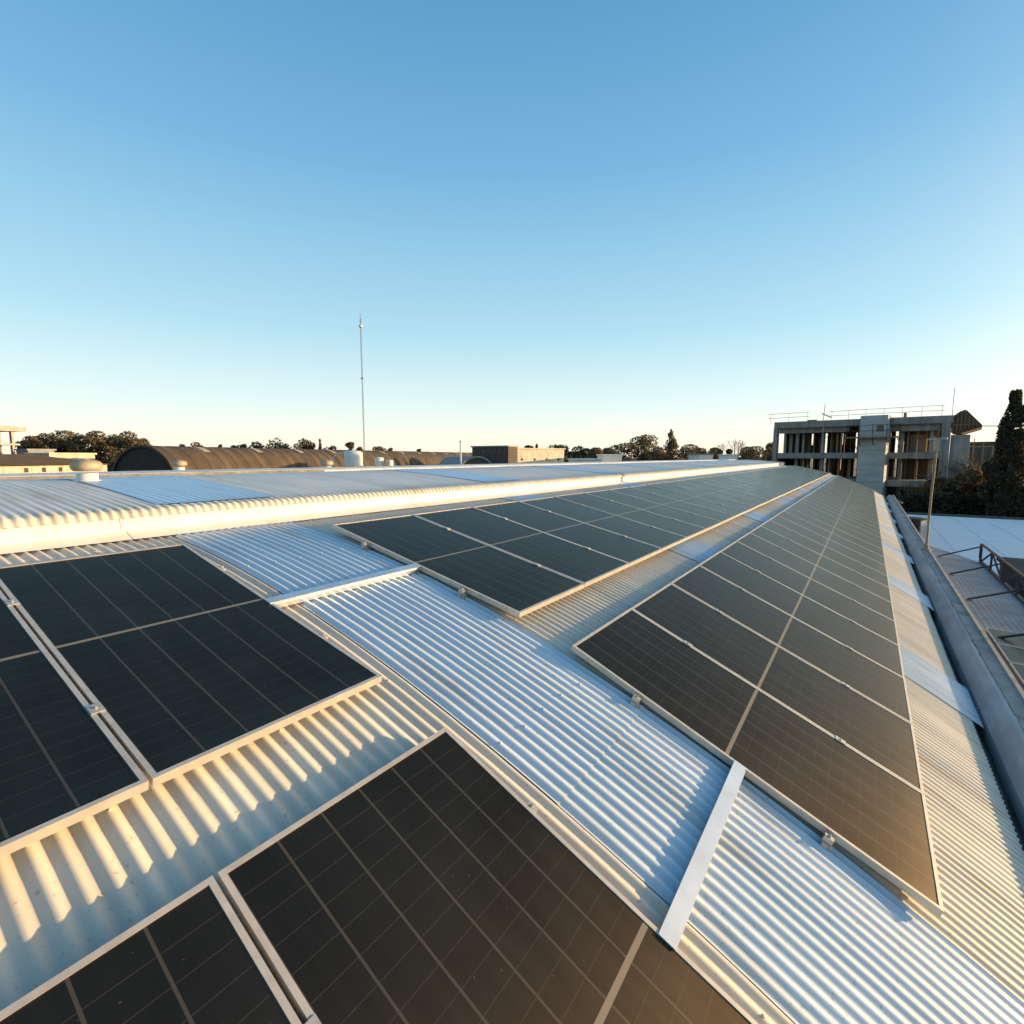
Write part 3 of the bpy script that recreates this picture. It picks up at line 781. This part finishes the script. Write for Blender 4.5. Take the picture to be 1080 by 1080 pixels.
# roof guard rails, poles and a little gear
m = MB()
for xa, xb in ((-.6, 3.4), (5.9, 15.6)):
    k = int((xb - xa) / 1.6)
    for i in range(k + 1): m.bar((xa + (xb - xa) * i / k, .1, 12.95), (xa + (xb - xa) * i / k, .1, 14.15), .04)
    for z in (13.6, 14.1): m.bar((xa - .3, .1, z), (xb + .2, .1, z + .06), .045)
m.build('guard_rail', M['rail'], cb)
m = MB(); m.bar((5.1, -.1, 13.05), (5.2, -.1, 14.9), .08); m.bar((4.9, -.1, 13.9), (5.9, -.1, 13.4), .12); m.bar((5.2, -.35, 9.4), (5.2, -.35, 13.0), .08); m.build('hoist_post', M['rail'], cb)
cbb('roof_gear', M['timber'], ((12.4, 1, 13.05), (12.65, 1.3, 13.65)))
cbb('timber_stack', M['timber'], ((3.2, 1, 13.05), (4.2, 1.5, 13.3)))
m = MB(); m.bar((16.35, 2, 13.05), (16.35, 2, 16.0), .05); m.build('aerial', M['rail'], cb)
# formwork canopy on the right end: upstand, raking soffit, outer deck
m = MB()
x0 = W - .02
P = [(x0, 12.95), (x0 + .55, 13.45), (x0 + .95, 13.6), (x0 + 1.1, 13.5), (x0 + 2.3, 12.05), (x0 + 2.3, 11.85), (x0 + .8, 11.3), (x0, 11.4)]
for yy, s in ((-.1, 1), (.1, -1)):
    m.quad(*[(x, yy, z) for x, z in (P if s > 0 else P[::-1])])
m.grid([[(x, -.1, z), (x, 7.0, z)] for x, z in P + P[:1]])
m.build('canopy', M['canopy'], cb)
m = MB()
for i in range(7):
    x = x0 + .12 + .3 * i; zt_ = 13.0 + min(.5, i * .22) - max(0, i - 3) * .42
    m.bar((x, -.16, 11.45 + .06 * i), (x, -.16, zt_), .07)
m.bar((x0 + .1, -.18, 12.1), (x0 + 2.0, -.18, 12.15), .08)
m.build('canopy_studs', M['timber'], cb)
m = MB(); m.bar((x0 + 1.9, -.2, 11.95), (x0 + 3.4, -.2, 11.9), .35, .07); m.build('outer_deck', M['timber'], cb)
cbb('side_pier', M['concrete_light'], ((x0 + .01, .2, 0), (x0 + 1.5, 1.0, 11.15)))
m = MB()
for i in range(5):
    for yy in (2.0, 5.0): m.bar((x0 + 1.8 + i * .75, yy, 0), (x0 + 1.8 + i * .75, yy, 10.8 - .35 * i), .06)
for z in (4, 6, 8, 10):
    for yy in (2.0, 5.0): m.bar((x0 + 1.5, yy, z), (x0 + 5.2, yy, z), .055)
m.build('side_scaffold', M['prop'], cb)
# brick block behind to the right
block(1015, 1052, 84, 80, 466, 500, 9, 'brownish block half hidden between the unfinished building and the tall cypress', M['concrete_brown'], M['concrete_brown'], wins=(4, 2.6, .9, .9), name='brick_building')

# ------------------------------------------------------------------ lower roofs beyond the gutter
lr = empty('annex_building', (2.5, 12, 0)); tag(lr, 'low grey roofed annex between the gutter and the white roof', 'building')
ZG = 5.4; XR = 3.33
m = MB(); nn = 60; rows = []
xa = XE + .56
for i in range(nn + 1):
    x = xa + (XR - xa) * i / nn
    yend = 26.3 - (x - 2.07) * 2.6
    rows.append([(x - 2.5, q - 12, ZG + .12 - .05 * (x - xa) + (.004 if (i % 4 < 1) else 0)) for q in (-3, 8, 16, yend)])
m.grid(rows); m.build('roof', M['annex_roof'], lr)
m = MB(); m.b2((xa - 2.5, -15, 0), (XR - 2.52, 10.8, ZG - .03)); m.build('wall', M['wall'], lr)
m = MB(); m.b2((XR - 2.5, -15, ZG - .25), (XR - 2.44, 10.9, ZG + .09)); m.build('fascia', M['dark_steel'], lr)
# dark panels lying on the annex roof
k = 0
for i in range(6):
    yb = 13.2 - i * 1.06
    root = empty('roof_panel', (2.72, yb, ZG + .10)); root.rotation_euler = (0, .05, 0)
    tag(root, ['dark flat solar panel on the grey annex roof, farthest of the row at the right edge', 'dark flat solar panel on the grey annex roof, second farthest at the right edge', 'dark flat solar panel on the grey annex roof, third farthest at the right edge', 'dark flat solar panel on the grey annex roof, fourth farthest at the right edge', 'dark flat solar panel on the grey annex roof, fifth farthest at the right edge', 'dark flat solar panel on the grey annex roof, nearest at the right edge'][i], 'solar panel', 'panels on the annex roof')
    m = MB(); x, y = .55, .5
    for s in (-1, 1): m.b2((s * x - .01, -y, 0), (s * x + .01, y, .035)); m.b2((-x + .01, s * y - .01, 0), (x - .01, s * y + .01, .035))
    m.build('frame', M['alu'], root)
    m = MB(); m.quad((-x + .01, -y + .01, .031), (x - .01, -y + .01, .031), (x - .01, y - .01, .031), (-x + .01, y - .01, .031)); o = m.build('cell_glass', M['cell'], root)
    uvl = o.data.uv_layers.new(name='UVMap')
    for j, uvv in enumerate(((0, 0), (1, 0), (1, .45), (0, .45))): uvl.data[j].uv = uvv
# white roof
wr = empty('white_roofed_building', (10, 38, 0)); tag(wr, 'wide low building with a flat white roof, right of the gutter', 'building')
ZW = 4.75
m = MB(); m.b2((1.95 - 10, -9.5, ZW - .18), (8, 9.8, ZW)); m.b2((3.42 - 10, -25, ZW - .18), (8, -9.5, ZW)); m.build('roof', M['white_roof'], wr)
for i in range(9):
    m = MB(); m.b2((3.5 - 10 + i * 1.6, -24.9, ZW + .001), (3.56 - 10 + i * 1.6, 9.5, ZW + .016)); m.build('membrane_seam', M['white_roof'], wr)
m = MB(); m.b2((2.1 - 10, -9.3, 0), (7.8, 9.6, ZW - .18)); m.build('wall', M['wall'], wr)
m = MB(); m.b2((1.93 - 10, 9.55, ZW + .003), (8.02, 9.82, ZW + .14)); m.build('parapet', M['dark_wall'], wr)
# chimney box on the white roof
p = at(963, 563, 27); root = empty('vent_box', (p.x, p.y, ZW), R(-18)); tag(root, 'square grey roof duct with a dark open side, beside the lamp post', 'roof duct')
m = MB(); m.b2((-.42, -.42, 0), (-.36, .42, .98)); m.b2((.36, -.42, 0), (.42, .42, .98)); m.b2((-.36, .36, 0), (.36, .42, .98)); m.b2((-.36, -.42, 0), (-.1, -.36, .98)); m.build('casing', M['concrete_light'], root)
m = MB(); m.b2((-.1, -.40, .02), (.36, -.37, .97)); m.build('opening', M['window'], root)
m = MB(); m.lathe((0, 0, .985), [(.62, 0), (.6, .05), (.3, .1), (0, .11)], 20); m.build('lid', M['dark_steel'], root)
p = at(945.5, 536, 36); root = empty('vent_cowl', (p.x, p.y, ZW), 0); tag(root, 'small dark vent cowl by the far end of the gutter', 'roof vent')
m = MB(); m.tube([(0, 0, 0), (0, 0, 1.05)], .16, 12); m.build('pipe', M['dark_steel'], root)
m = MB(); m.lathe((0, 0, 1.0), [(.34, 0), (.34, .06), (.05, .22)], 14); m.build('cap', M['dark_steel'], root)
# truss frame of a sign along the annex edge
root = empty('sign_frame', (XR, 23, ZG)); tag(root, 'dark steel sign frame with diagonal braces standing along the annex roof edge', 'sign frame')
SL = 12.0; hh = .66
m = MB()
for z in (.06, hh): m.bar((0, 0, z), (0, -SL, z), .055)
m.build('rails', M['dark_steel'], root)
k = 7; st = SL / k
for i in range(k + 1):
    m = MB(); m.bar((0, -i * st, .09), (0, -i * st, hh - .03), .05); m.build('upright', M['dark_steel'], root)
for i in range(k):
    m = MB(); a, b = (-i * st, -(i + 1) * st); z0, z1 = (.08, hh - .04) if i % 2 == 0 else (hh - .04, .08)
    m.bar((.004, a - .03, z0), (.004, b + .03, z1), .04); m.build('diagonal', M['dark_steel'], root)
for i in range(4):
    m = MB(); y = -.1 - i * 3.3; m.bar((-.03, y, hh * .9), (-1.12, y + .15, .12), .04); m.bar((-1.02, y + .15, .085), (-1.22, y + .15, .085), .1, .02); m.build('back_stay', M['dark_steel'], root)
m = MB(); m.tube([(-.0, .0, hh), (-.0, .16, hh - .02), (0, .2, hh - .12), (0, .2, .18), (0, .16, .08), (0, 0, .06)], .028, 8); m.build('end_loop', M['dark_steel'], root)
# dark store building right of the sign frame
m = MB()
p = at(1051, 586, 18.5); root = empty('store_building', (p.x + 2.0, p.y - 1.6, 0)); tag(root, 'dark roofed store behind the sign frame at the right edge', 'building')
m.b2((-1.9, -3, ZW + .01), (6, 1.5, 5.3)); m.build('wall', M['dark_wall'], root)
m = MB(); m.b2((-2.0, -3.1, 5.3), (6.1, 1.6, 5.42)); m.build('roof', M['shed_gable'], root)

# street lamp with a T head
p = at(973, 582, 17); lh = 3.2
px_, py_ = XE + .455, 19.2
root = empty('lamp_post', (px_, py_, ZE + .135)); tag(root, 'slim rusty lamp post with a T shaped head on the parapet', 'lamp post')
m = MB(); m.tube([(0, 0, 0), (.01, 0, lh * .5), (.05, 0, lh)], [.034, .030, .024], 10); m.build('pole', M['lamp'], root)
m = MB(); m.lathe((0, 0, 0), [(.13, 0), (.13, .03), (.07, .05), (.07, .14)], 12); m.build('base', M['prop'], root)
m = MB(); m.bar((-.16, .03, lh + .03), (.26, -.03, lh + .05), .09, .05); m.build('head', M['rail'], root)
m = MB(); m.b2((.0, -.05, lh - .32), (.11, .05, lh)); m.build('lamp_box', M['concrete_light'], root)
# unseen block added beyond the right edge to keep the low roofs in shade
block_root = empty('shade_block', (60, 34, 0)); tag(block_root, 'tall plain block added out of view on the right to shade the low roofs', 'building')
m = MB(); m.b2((0, 0, 0), (14, 96, 12.7)); m.build('wall', M['cream_wall'], block_root)
m = MB(); m.b2((-.2, -.2, 12.7), (14.2, 96.2, 13.1)); m.build('roof', M['brown_roof'], block_root)

# ------------------------------------------------------------------ trees
def leaves(m, c, rx, ry, rz_, n, size, r, mats=3, shell=.55):
    for _ in range(n):
        while True:
            v = Vector((r.uniform(-1, 1), r.uniform(-1, 1), r.uniform(-1, 1)))
            l = v.length
            if .05 < l < 1: break
        l2 = l ** (1 - shell)
        v = v / l * l2
        p = Vector(c) + Vector((v.x * rx, v.y * ry, v.z * rz_))
        a = Vector((r.gauss(0, 1), r.gauss(0, 1), r.gauss(0, 1))).normalized(); b = a.orthogonal().normalized(); cc = a.cross(b)
        s = size * r.uniform(.6, 1.3)
        m.quad(p - b * s * .5, p + cc * s * .32, p + b * s * .5, p - cc * s * .32, mi=r.randrange(mats))
def tree(p, h, w, lab, kind='round', group=None, seed=0, n=2200, lmats=('leaf_dark', 'leaf_mid', 'leaf_mid'), name='tree', trunk_frac=.35, size=.5):
    r = random.Random(seed + 100)
    root = empty(name, (p.x, p.y, 0)); tag(root, lab, 'tree', group)
    t = MB(); tr = max(.09, h * .018)
    lean = r.uniform(-.04, .04) * h
    t.tube([(0, 0, -.1), (lean * .3, 0, h * .3), (lean, 0, h * .8)], [tr * 1.25, tr, tr * .35], 7)
    m = MB(); mats = [M[k] for k in lmats]
    if kind == 'round':
        nb = 13
        for i in range(nb):
            a = 2 * math.pi * i / nb + r.uniform(-.5, .5); rad = w * r.uniform(.12, .36); zz = h * r.uniform(trunk_frac + .08, .88)
            if i == 0: rad, zz = w * .05, h * .9
            c = (lean + rad * math.cos(a), rad * math.sin(a), zz)
            t.tube([(lean * .5, 0, h * trunk_frac * r.uniform(.8, 1.2)), ((c[0] + lean) * .5, c[1] * .5, zz * .85), c], [tr * .5, tr * .35, tr * .1], 5)
            bs = w * r.uniform(.2, .31); leaves(m, c, bs, bs, min(bs * r.uniform(.6, .9), h - zz + .2), n // nb, size, r, len(mats))
    elif kind == 'conifer':
        lv = 20
        for i in range(lv):
            f = i / (lv - 1); z = h * (.14 + .84 * f) + r.uniform(-.02, .02) * h; rr = w * .5 * (1 - f) ** .75 + .2
            for k in range(5 if i < 15 else 3):
                a = r.uniform(0, 6.28); e = rr * r.uniform(.45, 1.15)
                t.tube([(0, 0, z), (e * math.cos(a), e * math.sin(a), z + .2 * e)], [tr * .25, tr * .06], 4)
                leaves(m, (e * .6 * math.cos(a), e * .6 * math.sin(a), z + .1 * e), e * .48, e * .48, h * .045, n // 90, size, r, len(mats), .3)
    elif kind == 'cypress':
        lv = 44
        for i in range(lv):
            f = i / (lv - 1); z = h * (.06 + .93 * f)
            rr = w * .5 * (min(1, f * 5 + .5)) * (1 - max(0, f - .35) ** 1.5 * .95) * (1 if f < .93 else .62)
            for k in range(7):
                a = r.uniform(0, 6.28); e = rr * r.uniform(.55, .86)
                leaves(m, (e * math.cos(a), e * math.sin(a), z), rr * .33, rr * .33, h * .03, n // (lv * 7), size, r, len(mats), .4)
    elif kind == 'bare':
        def br(p0, d, L, rad, dep):
            p1 = p0 + d * L
            (t if dep < 2 else m).tube([p0, (p0 + p1) / 2 + Vector((r.uniform(-1, 1), r.uniform(-1, 1), 0)) * L * .06, p1], [max(.035, v_) for v_ in (rad, rad * .8, rad * .55)], 5 if dep < 2 else 3, cap=False)
            if dep < 5:
                for _ in range(3 if dep < 4 else 2):
                    dd = (d + Vector((r.uniform(-1, 1), r.uniform(-1, 1), r.uniform(-.25, .7))) * .72).normalized()
                    br(p1 if r.random() < .6 else p0 + d * L * r.uniform(.5, .9), dd, L * r.uniform(.6, .82), rad * .55, dep + 1)
        br(Vector((0, 0, h * .12)), Vector((0, 0, 1)), h * .26, tr * .8, 0)
        mats = [M['twig']]
    t.build('trunk', M['bark'], root)
    m.build('crown', mats, root)
    return root
def ptree(px, d, ytop, wpx, lab, kind='round', **kw):
    p = at(px, 481, d); h = H + (481.2 - ytop) * d / FPX; return tree(p, h, wpx * d / FPX, lab, kind, seed=int(px * 7 + ytop), **kw)
# left cluster behind the pale hall
gl = 'trees behind the pale hall on the left'
for i, (px, yt, w) in enumerate(((33, 462, 20), (50, 459, 24), (70, 457, 26), (88, 460, 22), (104, 457, 24), (122, 461, 24), (136, 458, 28), (152, 463, 16))):
    ptree(px, 128 + 5 * (i % 3), yt - 2, w * 1.35, f'olive tree, {ORD[i]} from the left in the clump behind the pale hall', group=gl, n=4800, size=.58, trunk_frac=.18)
for px, yt, w in ((40, 470, 26), (80, 469, 30), (115, 470, 30)):
    pass
# small trees beyond the brown shed
gs = 'treetops over the brown shed'
for i, (px, yt, w, kd) in enumerate(((193, 467, 10, 'round'), (207, 465.5, 14, 'round'), (233, 466.5, 5, 'round'), (246, 468, 9, 'round'), (257, 467, 10, 'round'), (271, 465, 14, 'round'), (290, 462.5, 26, 'round'), (301, 467, 12, 'round'), (320, 461.5, 20, 'round'), (329, 466, 12, 'round'), (338, 464, 6, 'conifer'), (351, 470, 14, 'round'), (370, 464.5, 12, 'round'), (379, 470, 10, 'round'), (399, 470.5, 14, 'round'), (412, 470.5, 5, 'round'), (443, 471.5, 5, 'round'))):
    ptree(px, 230, yt, w * 1.15, f'distant {"pointed conifer" if kd == "conifer" else "treetop"}, {ORD[i]} from the left of those showing above the brown shed', kd, group=gs, n=1100, size=.95, trunk_frac=.3)
gm = 'trees on the skyline right of the cream hall'
row = [(556, 468.5, 9, 'round', 'leaf_dark'), (566, 470, 7, 'conifer', 'leaf_dark'), (592, 470, 22, 'round', 'leaf_dark'), (609, 472, 18, 'round', 'leaf_dark'), (625, 473, 16, 'round', 'leaf_mid'), (640, 473, 18, 'round', 'leaf_mid'), (657, 468.5, 24, 'round', 'leaf_dark'), (678, 460, 24, 'round', 'leaf_mid'), (692, 473, 16, 'round', 'leaf_warm'), (707, 454.5, 20, 'conifer', 'leaf_mid'), (724, 470, 22, 'round', 'leaf_mid'), (738, 473, 16, 'round', 'leaf_mid'), (752, 473, 20, 'round', 'leaf_dark'), (767, 473.5, 9, 'round', 'leaf_dark'), (776, 459, 22, 'bare', 'leaf_warm'), (786, 473, 16, 'round', 'leaf_warm'), (797, 472, 22, 'round', 'leaf_dark'), (811, 468, 16, 'round', 'leaf_mid')]
names = ['small dark treetop above the left part of the cream hall', 'small pointed tree above the middle of the cream hall', 'dark rounded tree at the right end of the cream hall', 'dark low tree just right of the cream hall', 'olive low tree behind the low white shed', 'olive low tree behind the small white house', 'dark domed tree left of the tall broad tree', 'tall broad olive tree right of the dark domed tree', 'russet low tree between the tall broad tree and the tall conifer', 'tall ragged conifer, tallest tree on the middle skyline', 'olive bushy tree just right of the tall ragged conifer', 'low olive tree behind the white walled house', 'dark spreading tree left of the bare tree', 'small dark round tree in front of the bare tree', 'tall bare russet tree left of the unfinished building', 'russet low tree under the bare tree on its right', 'dark spreading tree between the bare tree and the unfinished building', 'olive tree touching the left edge of the unfinished building']
for i, (px, yt, w, kd, lm_) in enumerate(row):
    ptree(px, 165 + 6 * (i % 4), yt - .8, w * 1.4, names[i], kd, group=gm, n=4600, size=.62, trunk_frac=.16, lmats=(lm_, lm_, 'leaf_mid'))
p = at(663, 481, 105); root = empty('shrub', (p.x, p.y, 0)); tag(root, 'large rounded brown shrub beside the small white house', 'shrub')
m = MB(); r = random.Random(3)
for i in range(8): leaves(m, (r.uniform(-1, 1), r.uniform(-1, 1), 7.2 + r.uniform(-.4, .6)), 1.2, 1.2, 1.0, 350, .4, r, 2)
leaves(m, (0, 0, 5), 1.8, 1.8, 4, 1500, .5, r, 2); m.build('foliage', [M['leaf_warm'], M['timber']], root)
m = MB(); m.tube([(0, 0, 0), (0, 0, 6)], [.2, .1], 6); m.build('stem', M['bark'], root)
# right: cypresses and dark growth
CY = ('leaf_cyp', 'leaf_cyp', 'leaf_cyp_lit')
ptree(1065, 41, 416, 29, 'tall dark columnar cypress at the right edge', 'cypress', n=30000, size=.2, lmats=CY, name='cypress_tree')
ptree(1110, 43, 446, 30, 'broader dark cypress cut off by the right edge behind the tallest one', 'cypress', n=16000, size=.28, lmats=CY, name='cypress_tree')
gr = 'dark trees under the tall cypress'
for i, (px, d, yt, w, lb) in enumerate(((1052, 47, 474, 34, 'dark bushy tree left of the tall cypress'), (1075, 46, 474, 56, 'dark bushy tree at the foot of the tall cypress'), (1024, 49, 494, 38, 'dark low tree in front of the scaffolded right end of the unfinished building'), (992, 50, 503, 38, 'dark low tree below the right bay of the unfinished building'), (1100, 42, 480, 60, 'dark bushy tree cut off by the right edge'))):
    ptree(px, d, yt, w, lb, 'round', group=gr, n=9000, size=.27, trunk_frac=.12, lmats=(('leaf_cyp', 'leaf_cyp_lit', 'leaf_mid') if px > 1050 else ('leaf_warm', 'leaf_cyp_lit', 'leaf_warm')))
gb = 'bare bushes by the unfinished building'
for i, (px, d, yt, w, lb) in enumerate(((1012, 50.5, 474, 34, 'bare russet tree against the right end of the unfinished building'), (985, 51, 478, 32, 'bare twiggy tree in front of the right bay behind the lamp post'), (1034, 52, 470, 26, 'bare golden tree right of the scaffolded end'))):
    ptree(px, d, yt, w, lb, 'bare', group=gb)
for i, (px, d, yt, w, lb) in enumerate(((835, 66, 486, 40, 'russet twiggy tree under the left floors of the unfinished building'), (868, 65, 487, 40, 'russet twiggy tree left of the concrete tower'))):
    ptree(px, d, yt, w, lb, 'bare', group=gb)
# hedge closing the yard behind the white roof
p = at(945, 540, 49); q = at(1120, 540, 47)
m = MB(); r = random.Random(9)
root = empty('hedge', (p.x, p.y, 0)); tag(root, 'dark hedge along the far edge of the white roof', 'hedge')
for i in range(60):
    f = i / 59; c = (q - p) * f; leaves(m, (c.x, c.y, 2.9 + r.uniform(-.3, .5)), .9, .9, 2.4, 260, .36, r, 3)
m.build('foliage', [M[k] for k in CY], root)
